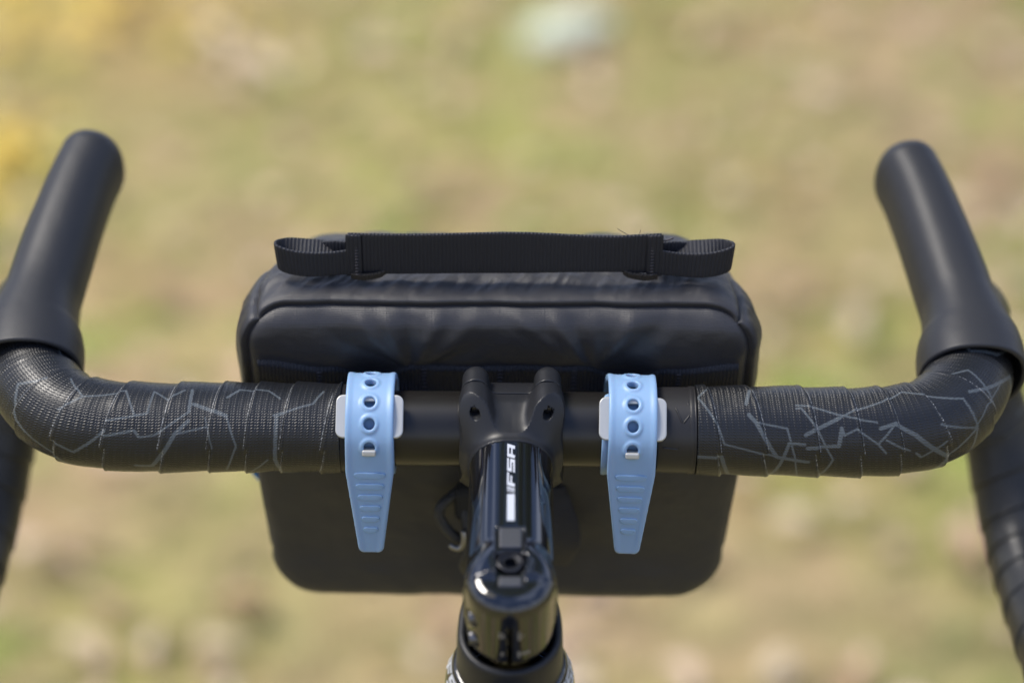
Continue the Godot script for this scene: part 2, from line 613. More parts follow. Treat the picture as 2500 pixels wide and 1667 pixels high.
func meadow(x: float, z: float) -> Color:
	var a := noise.get_noise_2d(x * 5.0, z * 5.0) * 0.5 + noise.get_noise_2d(x * 11.0 + 40.0, z * 9.0) * 0.5
	var b := noise.get_noise_2d(x * 4.0 + 90.0, z * 4.0 - 30.0) * 0.5 + noise.get_noise_2d(x * 10.0, z * 8.0 + 70.0) * 0.5
	var straw := Color(0.49, 0.39, 0.19)
	var c := straw.lerp(Color(0.29, 0.4, 0.07), smoothstep(-0.16, 0.18, a))
	c = c.lerp(Color(0.5, 0.34, 0.24), smoothstep(-0.08, 0.2, b) * 0.9)
	var weight := 1.1
	c = c * weight
	for q in PATCHES:
		var d := Vector2((x - q[0]) / 0.11, (z - q[1]) / 0.13).length_squared()
		if d < 6.0:
			var w := exp(-d) * 2.0
			c += Color(q[2] * 1.0, q[3] * 0.98, q[4] * 1.05) * w
			weight += w
	c = c / weight
	# mottling a hand or so across
	c = c.lerp(Color(0.64, 0.53, 0.27), smoothstep(0.05, 0.28, noise.get_noise_2d(x * 19.0 - 55.0, z * 15.0)) * 0.55)
	return c.lerp(Color(0.17, 0.16, 0.07), smoothstep(0.05, 0.3, noise.get_noise_2d(x * 21.0, z * 16.0 + 33.0)) * 0.6)


func make_ground() -> void:
	var xs := PackedFloat32Array([-60, -25, -10, -5])
	var zs := PackedFloat32Array([-80, -30, -12, -6.5])
	for k in 141:
		xs.append(-2.8 + k * 0.04)
	xs.append_array([5, 10, 25, 60])
	for k in 136:
		zs.append(-4.6 + k * 0.04)
	zs.append_array([2.5, 6, 20, 60])
	var p := PackedVector3Array()
	var col := PackedColorArray()
	var uv := PackedVector2Array()
	for i in xs.size():
		for j in zs.size():
			var x := xs[i]
			var z := zs[j]
			p.append(Vector3(x, (noise.get_noise_2d(x * 3.0, z * 3.0) + noise.get_noise_2d(x * 14.0, z * 14.0) * 0.3) * 0.012, z))
			col.append(meadow(x, z))
			uv.append(Vector2(x, z))
	var index := PackedInt32Array()
	var nv := zs.size()
	for i in xs.size() - 1:
		for j in nv - 1:
			var a := i * nv + j
			index.append_array([a, a + nv, a + 1, a + 1, a + nv, a + nv + 1])
	var a := []
	a.resize(Mesh.ARRAY_MAX)
	a[Mesh.ARRAY_VERTEX] = p
	a[Mesh.ARRAY_NORMAL] = normals(p, index)
	a[Mesh.ARRAY_INDEX] = index
	a[Mesh.ARRAY_COLOR] = col
	a[Mesh.ARRAY_TEX_UV] = uv
	var m := ArrayMesh.new()
	m.add_surface_from_arrays(Mesh.PRIMITIVE_TRIANGLES, a)
	var soil := mat(Color(1, 1, 1), 0.95, 0.2)
	soil.vertex_color_use_as_albedo = true
	var grain := FastNoiseLite.new()
	grain.frequency = 0.06
	grain.fractal_octaves = 4
	var speckle := NoiseTexture2D.new()
	speckle.noise = grain
	speckle.seamless = true
	speckle.width = 512
	speckle.height = 512
	var ramp := Gradient.new()
	ramp.set_color(0, Color(0.66, 0.64, 0.6))
	ramp.set_color(1, Color(1, 1, 1))
	speckle.color_ramp = ramp
	soil.albedo_texture = speckle
	soil.uv1_scale = Vector3(3, 3, 3)
	var g := put("ground", m, soil, self)
	g.set_meta("kind", "structure")
	g.set_meta("label", "dry meadow ground with straw, green and bare patches behind the handlebar")
	make_grass()


func blade(st: SurfaceTool, r: RandomNumberGenerator) -> void:
	var a := r.randf() * TAU
	var lean := r.randf_range(0.35, 1.1)
	var tall := r.randf_range(0.012, 0.036)
	var out := Vector3(cos(a), 0, sin(a))
	var side := Vector3(-sin(a), 0, cos(a)) * r.randf_range(0.0011, 0.0022)
	var at := Vector3(r.randf_range(-0.02, 0.02), -0.004, r.randf_range(-0.02, 0.02))
	var mid := at + out * tall * lean * 0.4 + Vector3.UP * tall * 0.62
	var tip := at + out * tall * lean + Vector3.UP * tall * (1.0 - lean * 0.35)
	for v in [at - side, at + side, mid + side * 0.8, at - side, mid + side * 0.8, mid - side * 0.8, mid - side * 0.8, mid + side * 0.8, tip]:
		st.add_vertex(v)


func make_grass() -> void:
	var r := RandomNumberGenerator.new()
	r.seed = 19
	var st := SurfaceTool.new()
	st.begin(Mesh.PRIMITIVE_TRIANGLES)
	for k in 14:
		blade(st, r)
	st.generate_normals()
	var mm := MultiMesh.new()
	mm.transform_format = MultiMesh.TRANSFORM_3D
	mm.use_colors = true
	mm.mesh = st.commit()
	mm.instance_count = 15000
	for k in mm.instance_count:
		var x := r.randf_range(-2.7, 2.7)
		var z := r.randf_range(-4.5, 0.6)
		var c := meadow(x, z)
		var green := clampf((c.g - c.r) * 5.0 + 0.45, 0.0, 1.0)
		c = c.lerp(Color(0.24, 0.36, 0.08), green * r.randf() * 0.7)
		c = c.lerp(Color(0.5, 0.43, 0.2), (1.0 - green) * r.randf() * 0.5)
		var s := r.randf_range(0.6, 1.25) * (0.75 + 0.5 * green)
		mm.set_instance_transform(k, Transform3D(Basis(Vector3.UP, r.randf() * TAU).scaled(Vector3(s, s * r.randf_range(0.5, 1.0), s)), Vector3(x, 0.0, z)))
		mm.set_instance_color(k, c * r.randf_range(0.9, 1.3))
	var o := MultiMeshInstance3D.new()
	o.name = "grass"
	o.multimesh = mm
	var m := mat(Color(1, 1, 1), 0.6, 0.4)
	m.vertex_color_use_as_albedo = true
	m.backlight_enabled = true
	m.backlight = Color(0.5, 0.5, 0.4)
	o.material_override = m
	o.set_meta("kind", "stuff")
	o.set_meta("label", "short dry and green grass, out of focus behind the handlebar")
	add_child(o)
	# fallen leaves in the grass, plus yellow leaf shapes bunched at upper left
	var leaf := SurfaceTool.new()
	leaf.begin(Mesh.PRIMITIVE_TRIANGLES)
	var rim := []
	for k in 12:
		var a := TAU * k / 12.0
		rim.append(Vector3(cos(a) * 0.021, 0.004 * sin(a * 2.0) + absf(sin(a)) * 0.006, sin(a) * 0.011 * (1.0 + 0.3 * cos(a))))
	for k in 12:
		for v in [Vector3.ZERO, rim[k], rim[(k + 1) % 12]]:
			leaf.add_vertex(v)
	leaf.generate_normals()
	var ml := MultiMesh.new()
	ml.transform_format = MultiMesh.TRANSFORM_3D
	ml.use_colors = true
	ml.mesh = leaf.commit()
	ml.instance_count = 2000
	for k in ml.instance_count:
		var yellow := k < 130
		var x := r.randf_range(-2.6, 2.6)
		var z := r.randf_range(-4.4, 0.4)
		if k < 90:
			x = r.randfn(-0.82, 0.16)
			z = r.randfn(-3.18, 0.12)
		elif k < 130:
			x = r.randfn(-0.8, 0.05)
			z = r.randfn(-2.5, 0.09)
		var c: Color = Color(0.74, 0.55, 0.12) if yellow or k < 130 else [Color(0.4, 0.26, 0.16), Color(0.62, 0.46, 0.34), Color(0.64, 0.51, 0.37), Color(0.5, 0.36, 0.25)][k % 4]
		var s := r.randf_range(0.7, 1.0) + 0.9 * pow(r.randf(), 3.0)
		var turn := Basis(Vector3.UP, r.randf() * TAU) * Basis(Vector3.RIGHT, r.randf_range(-0.5, 0.5))
		ml.set_instance_transform(k, Transform3D(turn.scaled(Vector3.ONE * s), Vector3(x, r.randf_range(0.015, 0.04), z)))
		ml.set_instance_color(k, c * r.randf_range(0.8, 1.1))
	var leaves := MultiMeshInstance3D.new()
	leaves.name = "fallen_leaves"
	leaves.multimesh = ml
	leaves.material_override = m
	leaves.set_meta("kind", "stuff")
	leaves.set_meta("label", "scattered dry brown leaves lying in the grass, with yellow leaf shapes bunched at upper left")
	add_child(leaves)
	# pale lumps added to show as light discs in the blur
	var grain := mat(Color(0.55, 0.52, 0.42), 0.8)
	var spots := [
		[0.09, -3.07, 0.075, Color(0.62, 0.66, 0.5), "large whitish lump added in the grass far behind the bag, the palest blur in the picture"],
		[-0.455, -1.235, 0.02, Color(0.56, 0.45, 0.28), "small pale lump added in the grass nearest the bottom left corner"],
		[-0.31, -1.235, 0.02, Color(0.54, 0.44, 0.27), "small pale lump added in the grass midway between the left corner and the bag"],
		[0.28, -1.2, 0.02, Color(0.54, 0.44, 0.3), "small pale lump added in the grass to the lower right of the stem"],
	]
	for s in spots:
		var size: float = s[2] * 1000.0
		var shape := nets(Vector3(-1.3, -0.6, -1.1) * size, Vector3(1.3, 0.8, 1.1) * size, size * 0.1, func(p: Vector3) -> float:
			var q := p / size
			return ((q / Vector3(1.25, 0.45, 0.62)).length() - 1.0 + noise.get_noise_3dv(q * 1.6 + Vector3(s[0] * 90.0, 0, 0)) * 0.35) * size * 0.42)
		var o2 := put("pale_lump", shape, mat(s[3], 0.8), self)
		o2.position = Vector3(s[0], 0.02, s[1])
		o2.rotation.y = 0.55 + s[0] * 2.0
		o2.set_meta("label", s[4])
		o2.set_meta("category", "stone")
		o2.set_meta("group", "added pale lumps in the grass")


# ------------------------------------------------------------------ bicycle
const SHIFT := -5.0   # the bar sits a little to the left in its clamp

func bar_path(side: int, step: float) -> PackedVector3Array:
	var pts := []
	for q in [[0, 0, 0], [60, 0, 0], [120, 0, 0], [160, 0, 0], [184, 1.5, -6], [199, 5, -22], [206, 10, -45], [209, 12, -72], [214, 4, -99], [226, -28, -116], [238, -68, -112], [246, -103, -90], [251, -121, -55], [255, -129, 0], [259, -132, 55]]:
		pts.append(Vector3(q[0] * side, q[1], q[2]))
	return smooth_path(pts, step)


# how far, in turns, a point is from the cut edge of the tape that lies on it
func seam_phase(s: float, degrees: float, side: int) -> float:
	return (s + 20.0 * degrees / 360.0 + 3.2 * sin(s * 0.071 + side) + 6.0 * (1 + side)) / 18.0


func seam_at(s: float, degrees: float, side: int) -> float:
	var f := fposmod(seam_phase(s, degrees, side), 1.0)
	return f if f < 0.5 else f - 1.0


func make_bicycle() -> void:
	var bike := thing("bicycle", "black drop-bar bicycle cockpit with taped handlebar, brake hoods and glossy stem", "bicycle", Vector3(0, BAR_HEIGHT, 0))
	# bare bar between the tapes
	var bare := []
	for k in 21:
		bare.append(Vector3(-105.0 + k * 10.5, 0, 0))
	var bar := put("handlebar", tube(PackedVector3Array(bare), Vector3.UP, 72, func(_i: int, a: float) -> Vector2: return Vector2(cos(a), sin(a)) * 15.9), mats.bar, bike)
	bar.position.x = SHIFT * MM
	for side in [-1, 1]:
		make_tape(side, bar)
		make_hood(side, bike)
	make_stem(bike)


func make_tape(side: int, bar: Node3D) -> void:
	var start := 66.0 if side < 0 else 82.0
	var whole := bar_path(side, 0.45)
	var step := 0.0
	var path := PackedVector3Array()
	var at := PackedFloat32Array()
	for k in whole.size():
		if k:
			step += whole[k].distance_to(whole[k - 1])
		if step >= start:
			path.append(whole[k])
			at.append(step)
	var fr := frames(path, Vector3.UP)
	var around := 72
	var last := path.size() - 1
	# angle 0 faces the rider, 90 degrees is up
	var mesh := grid(last, around, func(i: int, j: int) -> Vector3:
		var deg := 360.0 * (j % around) / around
		var a := deg_to_rad(deg)
		var up: Vector3 = fr[i][2]
		var front: Vector3 = fr[i][1] * float(side) * -1.0
		var f := fposmod(seam_phase(at[i], deg, side), 1.0)
		var lip := 0.85 * smoothstep(0.0, 1.0, f) * (1.0 - smoothstep(0.965, 1.0, f)) + 0.2 * exp(-pow((f - 0.94) / 0.03, 2.0))
		var r := 18.6 + lip + 0.3 * noise.get_noise_3d(at[i] * 0.05, a, side * 4.0)
		r *= 1.0 - 0.13 * smoothstep(290.0, 340.0, at[i])
		if i == 0:
			r = 15.5
		return path[i] + up * sin(a) * r + front * cos(a) * r,
		func(i: int, j: int) -> Vector2: return Vector2(at[i] / 10.4 + j * 0.18, j * 12.0 / around), true, side < 0,
		func(i: int, j: int) -> Vector2: return Vector2(at[i] / 400.0, float(j) / around))
	var t := put("bar_tape", mesh, mats.tape if side > 0 else mats.tape_left, bar)
	t.set_meta("label", "bar tape with thin grey zigzag lines on the %s half of the bar" % ("right" if side > 0 else "left"))
	# rubber band that finishes the tape
	var band := []
	var from := 60.0 if side < 0 else 66.0
	var to := 68.5 if side < 0 else 82.6
	var prof := [Vector2(15.8, from), Vector2(17.6, from), Vector2(18.0, from + 0.4), Vector2(18.2, from + 4.0), Vector2(18.3, to - 3.0), Vector2(18.6, to - 2.5), Vector2(18.7, to - 1.2), Vector2(18.3, to - 1.0), Vector2(18.7, to - 0.7), Vector2(18.6, to - 0.1), Vector2(18.2, to), Vector2(15.8, to)]
	for q in prof:
		band.append(q)
	var b := put("finishing_band", turned(band, 72), mats.band, bar)
	b.rotation_degrees.z = -90.0 * side
	if side > 0:
		# embossed chevron and bar on the band
		var pts := [[[73.5, 62], [76.5, 38], [80.0, 52], [80.0, 30]], [[79.0, 72], [79.0, 62]], [[68.0, 6], [75.0, 3], [75.6, 10]]]
		for line in pts:
			for k in line.size() - 1:
				var ends := []
				for n in 5:
					var x := lerpf(line[k][0], line[k + 1][0], n / 4.0)
					var a := deg_to_rad(lerpf(line[k][1], line[k + 1][1], n / 4.0))
					ends.append(Vector3(x, sin(a) * 18.15, cos(a) * 18.15))
				put("embossed_line", cord(ends, 0.45, 0.8, 8), mats.band, b).transform = Transform3D(b.transform.basis.inverse(), Vector3.ZERO)


func make_hood(side: int, bike: Node3D) -> void:
	var pts := []
	for q in [[205.5, 8, -34], [206, 17.5, -55], [203, 29, -80], [198.5, 42, -104], [193.5, 53.5, -127], [190.5, 58.5, -138]]:
		pts.append(Vector3((q[0] - (0.05 * maxf(0.0, q[1] - 8.0) if side > 0 else 0.0)) * side + SHIFT, q[1] - (0.05 * maxf(0.0, q[1] - 8.0) if side > 0 else 0.0), q[2]))
	var line := smooth_path(pts, 0.8)
	var n := line.size() - 1
	# the sleeve's inner wall, its lip, the outside and the rounded end
	var path := PackedVector3Array()
	var where := PackedFloat32Array()
	var scale := PackedFloat32Array()
	for k in 24:
		path.append(line[0] + (line[1] - line[0]).normalized() * (23 - k) * 0.7)
		where.append(0.0)
		scale.append(0.9)
	for k in 9:
		var a := PI * k / 8.0
		path.append(line[0] - (line[1] - line[0]).normalized() * sin(a) * 1.1)
		where.append(0.0)
		scale.append(0.95 - 0.05 * cos(a))
	for k in range(1, n + 1):
		path.append(line[k])
		where.append(float(k) / n)
		scale.append(1.0)
	var along := (line[n] - line[n - 1]).normalized()
	for k in range(1, 29):
		var a := PI / 2.0 * k / 28.0
		path.append(line[n] + along * sin(a) * 13.0)
		where.append(1.0)
		scale.append(maxf(0.004, pow(cos(a), 0.8)))
	var fr := []
	var b := Vector3.UP
	var tangent := (line[1] - line[0]).normalized()
	for k in path.size():
		if k > 34:
			tangent = (path[k] - path[k - 1]).normalized()
		b = (b - tangent * b.dot(tangent)).normalized()
		fr.append([b.cross(tangent), b])
	var around := 64
	var mesh := grid(path.size() - 1, around, func(i: int, j: int) -> Vector3:
		var a := TAU * (j % around) / around
		var t := where[i]
		var wide := lerpf(22.6, 16.8, smoothstep(0.06, 0.36, t)) - 1.7 * smoothstep(0.4, 1.0, t)
		var tall := lerpf(23.6, 20.0, smoothstep(0.0, 0.4, t)) + 0.5 * smoothstep(0.5, 1.0, t)
		# a soft swelling where the lever body sits under the rubber
		wide += 0.9 * (1.0 - smoothstep(0.15, 0.21, t))
		var c := cos(a)
		var s := sin(a)
		var o := Vector2(signf(c) * pow(absf(c), 0.88) * wide, signf(s) * pow(absf(s), 0.88) * tall) * scale[i]
		if i > 40:
			o *= 1.0 + 0.004 * noise.get_noise_3d(t * 9.0, a * 2.0, side * 3.0)
		return path[i] + fr[i][0] * o.x + fr[i][1] * o.y, null, true, true)
	var hood := put("brake_hood", mesh, mats.hood, bike)
	hood.set_meta("label", "black rubber brake hood on the %s end of the bar" % ("right" if side > 0 else "left"))
	var lever := []
	for q in [[192, 52, -150], [196, 36, -158], [206, 6, -158], [216, -30, -150], [225, -66, -146], [229, -80, -150]]:
		lever.append(Vector3(q[0] * side + SHIFT, q[1], q[2]))
	var lp := smooth_path(lever, 1.5)
	var ln := lp.size() - 1
	put("brake_lever", tube(lp, Vector3.FORWARD, 24, func(i: int, a: float) -> Vector2:
		var t := float(i) / ln
		var r := sqrt(clampf(minf(t, 1.0 - t) * 14.0, 0.0004, 1.0))
		return Vector2(cos(a) * lerpf(8.0, 5.5, t), sin(a) * 4.0) * r), mats.lever, hood)


# ---- stem, in its own axes: y away from its upper face, z back along it from the bar to the steerer
const STEM_TILT := 11.5
const HEAD_TILT := 17.5

func clamp_field(p: Vector3) -> float:
	var d := drum(Vector2(p.y, p.z).length(), p.x, 19.6, 21.0, 2.0)
	var q := Vector3(absf(p.x), absf(p.y), p.z)
	# four ears that carry the bolts
	var back := 12.0
	var cap := Vector3(q.x - 15.1, q.y - 21.2, q.z - clampf(q.z, -7.0, back)).length() - 5.7
	d = smin(d, cap, 3.0)
	var root := Vector3(q.x - 14.6, q.y - 17.5, (q.z - clampf(q.z, 6.0, 18.0))).length() - 6.0
	d = smin(d, root, 6.0)
	# the neck that runs into the tube
	var neck := drum(Vector2(p.x, p.y).length(), p.z - 20.0, 17.6, 14.0, 1.0)
	d = smin(d, neck, 9.0)
	d = maxf(d, box(Vector3(p.x, p.y, 0), Vector3(17.45, 17.1, 40.0), 15.0) - 14.0 * smoothstep(25.0, 6.0, p.z)) if p.z > 6.0 else d
	d = maxf(d, 15.95 - Vector2(p.y, p.z).length())
	# the holes the bolts come out of
	d = maxf(d, minf(2.05 - Vector2(q.x - 15.1, q.y - 21.0).length(), p.z - 5.0))
	return d


func stem_field(p: Vector3) -> float:
	var tube_d := box(Vector3(p.x, p.y, 0.0), Vector3(17.35, 17.0, 80.0), 15.0)
	tube_d = maxf(tube_d, maxf(26.8 - p.z, p.z - 101.0))
	# the clamp round the steerer, which leans by six degrees
	var s := Vector3(0, cos(deg_to_rad(6.0)), sin(deg_to_rad(6.0)))
	var q := p - Vector3(0, 0, 100.0)
	var along := q.dot(s)
	var d := smin(tube_d, drum((q - s * along).length(), along + 4.3, 17.5, 19.4, 6.5), 5.0)
	# pocket for the cap bolt
	var pocket := box(Vector3(p.x, p.y - 17.0 + (p.z - 92.5) * 0.105, p.z - 92.5), Vector3(5.7, 2.6, 15.2), 0.8)
	d = maxf(d, -pocket)
	d = maxf(d, -drum(Vector2(p.x, p.z - 94.5).length(), p.y - 16.0, 6.4, 7.0, 0.6))
	# slot of the steerer clamp and the two sunk screws on its left
	d = maxf(d, -box(Vector3(p.x, p.y + 14.0, p.z - 120.0), Vector3(0.85, 15.0, 11.0), 0.2))
	for y in [-3.0, -14.5]:
		d = maxf(d, -drum(Vector2(p.y - y, p.z - 107.5).length(), p.x + 18.0, 3.3, 6.0, 0.3))
	return d


func make_stem(bike: Node3D) -> void:
	var stem := put("stem", nets(Vector3(-19, -28, 25), Vector3(19, 20, 122), 0.8, stem_field), mats.gloss, bike)
	stem.rotation_degrees.x = STEM_TILT
	stem.set_meta("label", "glossy black stem running from the bar back to the steerer")
	put("bar_clamp", nets(Vector3(-23, -29, -1), Vector3(23, 29, 29), 0.8, func(p: Vector3) -> float: return maxf(clamp_field(p), maxf(0.35 - p.z, p.z - 26.75))), mats.matte, stem)
	put("faceplate", nets(Vector3(-23, -29, -24), Vector3(23, 29, 1), 0.8, func(p: Vector3) -> float: return maxf(clamp_field(p), p.z + 0.25)), mats.matte, stem)
	for x in [-15.1, 15.1]:
		for y in [-21.0, 21.0]:
			# the threaded end of each bolt inside its hole
			var prof := [Vector2(0.01, 12.0)]
			for k in 8:
				prof.append(Vector2(1.75 if k % 2 else 1.45, 12.0 - k * 0.35))
			prof.append(Vector2(1.6, 2.0))
			var bolt := put("clamp_bolt", turned(prof, 20), mats.bolt, stem)
			bolt.position = Vector3(x, y, 0) * MM
			bolt.rotation_degrees.x = 90.0
	# bolt that holds the top cap, with a six-sided socket, and the brushed plates before and behind it
	var cap_bolt := put("cap_bolt", nets(Vector3(-7, -4, -7), Vector3(7, 4, 7), 0.45, func(p: Vector3) -> float:
		var r := Vector2(p.x, p.z).length()
		var d := drum(r, p.y, 5.5, 3.0, 0.7)
		d = maxf(d, -drum(r, p.y - 3.0, 4.1, 1.1, 0.5))
		d = maxf(d, drum(r, p.y, 5.5, 3.0, 0.7))
		var hex := maxf(absf(p.x) * 0.866 + absf(p.z) * 0.5, absf(p.z)) - 2.35
		return maxf(d, -maxf(hex, -1.8 - p.y))), mats.bolt, stem)
	cap_bolt.position = Vector3(0, 12.4, 94.5) * MM
	cap_bolt.rotation_degrees.x = 6.0
	for q in [[82.7, 5.0, 15.9], [104.6, 2.4, 13.6]]:
		var plate := put("cap_plate", rounded_block(Vector3(4.4, 0.6, q[1]), 0.4, 0.4), mats.steel, stem)
		plate.position = Vector3(0, q[2], q[0]) * MM
		plate.rotation_degrees.x = 6.0
	for y in [-3.0, -14.5]:
		var screw := put("pinch_bolt", turned([Vector2(0.01, 0.0), Vector2(1.2, 0.0), Vector2(1.3, 1.4), Vector2(2.6, 1.5), Vector2(3.0, 1.1), Vector2(3.0, -2.0)], 24), mats.steel, stem)
		screw.position = Vector3(-14.6, y, 107.5) * MM
		screw.rotation_degrees.z = 90.0
	# pale torque marks either side of the slot, worn past reading
	for q in [[-3.9, -3.5, 0.45, 1.7], [-2.7, -3.6, 0.4, 1.5], [3.6, -2.0, 0.4, 1.0], [3.7, -4.8, 0.55, 1.5], [5.0, -3.8, 0.5, 0.4], [-3.0, -15.0, 0.5, 1.1], [3.6, -15.2, 0.55, 1.9], [5.5, -15.0, 0.9, 0.8], [7.2, -14.9, 0.6, 0.9]]:
		put("torque_mark", grid(4, 4, func(i: int, j: int) -> Vector3:
			return rear_point(q[0] + (i / 2.0 - 1.0) * q[2], q[1] + (j / 2.0 - 1.0) * q[3], 0.06)), mats.print_grey, stem)
	# lettering along the top of the stem, read from the steerer towards the bar, then a stripe
	put("lettering", letters(func(u: float, v: float) -> Vector3:
		var x := 1.5 - v
		return Vector3(x, 17.0 - (0.0 if absf(x) < 2.35 else (15.0 - sqrt(225.0 - pow(absf(x) - 2.35, 2.0)))) + 0.07, 57.5 - u), 28.5, 3.1, true), mats.print_white, stem)
	put("stripe", grid(2, 12, func(i: int, j: int) -> Vector3: return Vector3(-1.5 + i * 1.5, 17.07, 58.6 + j * 1.28)), mats.print_white, stem)
	# collar and bearing cap below, turned round the steerer
	var root := Transform3D(Basis(Vector3.RIGHT, deg_to_rad(HEAD_TILT - STEM_TILT)), Vector3(0, -23.0, 97.6) * MM)
	var profile := [Vector2(-3.0, -4.0), Vector2(-2.9, 0.2), Vector2(-2.2, 1.0), Vector2(-0.9, 1.1), Vector2(-0.1, 0.4), Vector2(0.4, -1.2), Vector2(0.8, -6.0), Vector2(1.0, -14.0), Vector2(1.2, -24.0), Vector2(1.4, -30.0), Vector2(-2.0, -30.0)]
	var collar := put("spacer", grid(profile.size() - 1, 96, func(i: int, j: int) -> Vector3:
		var a := TAU * (j % 96) / 96.0
		var q: Vector2 = profile[i]
		var forward := maxf(0.0, -sin(a))
		return Vector3(cos(a) * (20.6 + q.x), q.y, sin(a) * (20.6 + q.x) - 16.0 * pow(forward, 0.6) * (1.0 if forward > 0.0 else 0.0)), null, true, true), mats.matte, stem)
	collar.transform = root
	var cap := put("bearing_cap", turned([Vector2(18.0, -17.5), Vector2(21.6, -17.6), Vector2(22.4, -17.9), Vector2(23.2, -19.0), Vector2(25.4, -25.0), Vector2(26.3, -28.5), Vector2(26.8, -33.0), Vector2(26.9, -42.0), Vector2(24.0, -42.3)], 96), mats.gloss, stem)
	cap.transform = root
	for turn in [104.0, 256.0]:
		put("lettering", letters(func(u: float, v: float) -> Vector3:
			# runs anticlockwise seen from above, tops towards the steerer
			var a := deg_to_rad(turn) + (u - 13.0) / 25.0
			var y := -26.4 + v * 1.55
			var r := lerpf(25.4, 23.2, clampf((y + 25.0) / 6.0, -0.5, 1.0)) + 0.12
			return Vector3(-sin(a) * r, y, -cos(a) * r), 26.0, 4.2, false), mats.print_white, cap)
	# the frame's top tube, running back under the rider just below the picture
	var back := PackedVector3Array()
	for k in 31:
		var t := k / 30.0
		back.append(Vector3(0, -84.0 - t * 60.0, 104.0 + t * 420.0))
	var top_tube := put("top_tube", tube(back, Vector3.UP, 40, func(_i: int, a: float) -> Vector2: return Vector2(cos(a) * 22.0, sin(a) * 17.0)), mats.gloss, bike)
	put("head_tube", turned([Vector2(20.0, -42.0), Vector2(24.5, -42.1), Vector2(25.0, -43.0), Vector2(24.0, -80.0), Vector2(24.5, -150.0), Vector2(27.0, -170.0), Vector2(20.0, -171.0)], 64), mats.gloss, stem).transform = root


func rear_point(x: float, y: float, proud: float) -> Vector3:
	# a point on the back of the steerer clamp
	var r := 17.5 + proud
	var z := 100.0 + y * tan(deg_to_rad(6.0)) + sqrt(maxf(r * r - x * x, 1.0)) * 1.006
	return Vector3(x, y, z)


# three slanted bars and the letters F, S, A in heavy square strokes; place(u, v) lays them on a surface
func letters(place: Callable, length: float, high: float, _along: bool) -> ArrayMesh:
	var boxes := []
	for k in 3:
		boxes.append([0.0 + k * 0.035, 0.0, 0.012 + k * 0.009, 1.0])
	var w := 0.27
	var x0 := 0.13
	boxes.append([x0, 0.0, 0.07, 1.0])
	boxes.append([x0 + 0.07, 0.76, w - 0.07, 0.24])
	boxes.append([x0 + 0.07, 0.36, w - 0.12, 0.2])
	x0 = 0.43
	boxes.append([x0, 0.0, w, 0.22])
	boxes.append([x0, 0.4, w, 0.22])
	boxes.append([x0, 0.78, w, 0.22])
	boxes.append([x0, 0.62, 0.07, 0.16])
	boxes.append([x0 + w - 0.07, 0.22, 0.07, 0.18])
	x0 = 0.73
	boxes.append([x0, 0.0, 0.07, 0.78])
	boxes.append([x0 + w - 0.07, 0.0, 0.07, 0.78])
	boxes.append([x0, 0.78, w, 0.22])
	boxes.append([x0 + 0.07, 0.3, w - 0.14, 0.2])
	var p := PackedVector3Array()
	var index := PackedInt32Array()
	for b in boxes:
		var first := p.size()
		for i in 7:
			for j in 4:
				var v: float = b[1] + b[3] * j / 3.0
				var u: float = b[0] + b[2] * i / 6.0 + (v - 0.5) * 0.045
				p.append(place.call(u * length, v * high) * MM)
		for i in 6:
			for j in 3:
				var a := first + i * 4 + j
				index.append_array([a, a + 1, a + 4, a + 1, a + 5, a + 4])
	return array_mesh(p, normals(p, index), index)


# ------------------------------------------------------------------ bag
const CLOTH_TILE := 38.4

func outline(half: float, top: float, low: float, rt: float, rb: float) -> PackedVector2Array:
	# anticlockwise from the middle of the lower edge, seen from the rider
	var out := PackedVector2Array()
	var runs := [
		[Vector2(0, low), Vector2(half - rb, low), 24], [Vector2(half - rb, low + rb), rb, -90.0, 14], [Vector2(half, low + rb), Vector2(half, top - rt), 36], [Vector2(half - rt, top - rt), rt, 0.0, 16],
		[Vector2(half - rt, top), Vector2(-half + rt, top), 90], [Vector2(-half + rt, top - rt), rt, 90.0, 16], [Vector2(-half, top - rt), Vector2(-half, low + rb), 36], [Vector2(-half + rb, low + rb), rb, 180.0, 14], [Vector2(-half + rb, low), Vector2(0, low), 24],
	]
	for r in runs:
		var n: int = r[r.size() - 1]
		for k in n:
			if r.size() == 3:
				out.append(r[0].lerp(r[1], float(k) / n))
			else:
				out.append(r[0] + Vector2.from_angle(deg_to_rad(r[2] + 90.0 * k / n)) * r[1])
	for k in out.size():
		out[k].x *= 1.0 - 0.05 * smoothstep(-10.0, -100.0, out[k].y)
	return out


# folds drawn tight from the straps to the seam: from (x, y) to (x, y), height, width
const FOLDS := [
	[-38.0, 11.0, -61.0, 43.0, 1.5, 3.4], [-38.0, 11.0, -49.0, 46.0, 1.1, 2.6], [-37.0, 11.0, -24.0, 46.0, 1.7, 3.2], [-36.0, 11.0, -9.0, 42.0, 1.3, 3.6], [-38.0, 12.0, -38.0, 44.0, -1.3, 3.2], [-39.0, 12.0, -70.0, 32.0, -1.6, 4.0], [-36.0, 12.0, -2.0, 30.0, -1.2, 4.0],
	[41.0, 11.0, 4.0, 46.0, 1.6, 3.4], [41.0, 11.0, 21.0, 47.0, 1.3, 3.0], [42.0, 11.0, 60.0, 46.0, 1.8, 3.4], [42.0, 11.0, 41.0, 46.0, 0.7, 2.2], [41.0, 12.0, 31.0, 44.0, -1.1, 2.8], [43.0, 12.0, 72.0, 40.0, -1.8, 4.4], [40.0, 12.0, 14.0, 36.0, -1.0, 3.0],
]

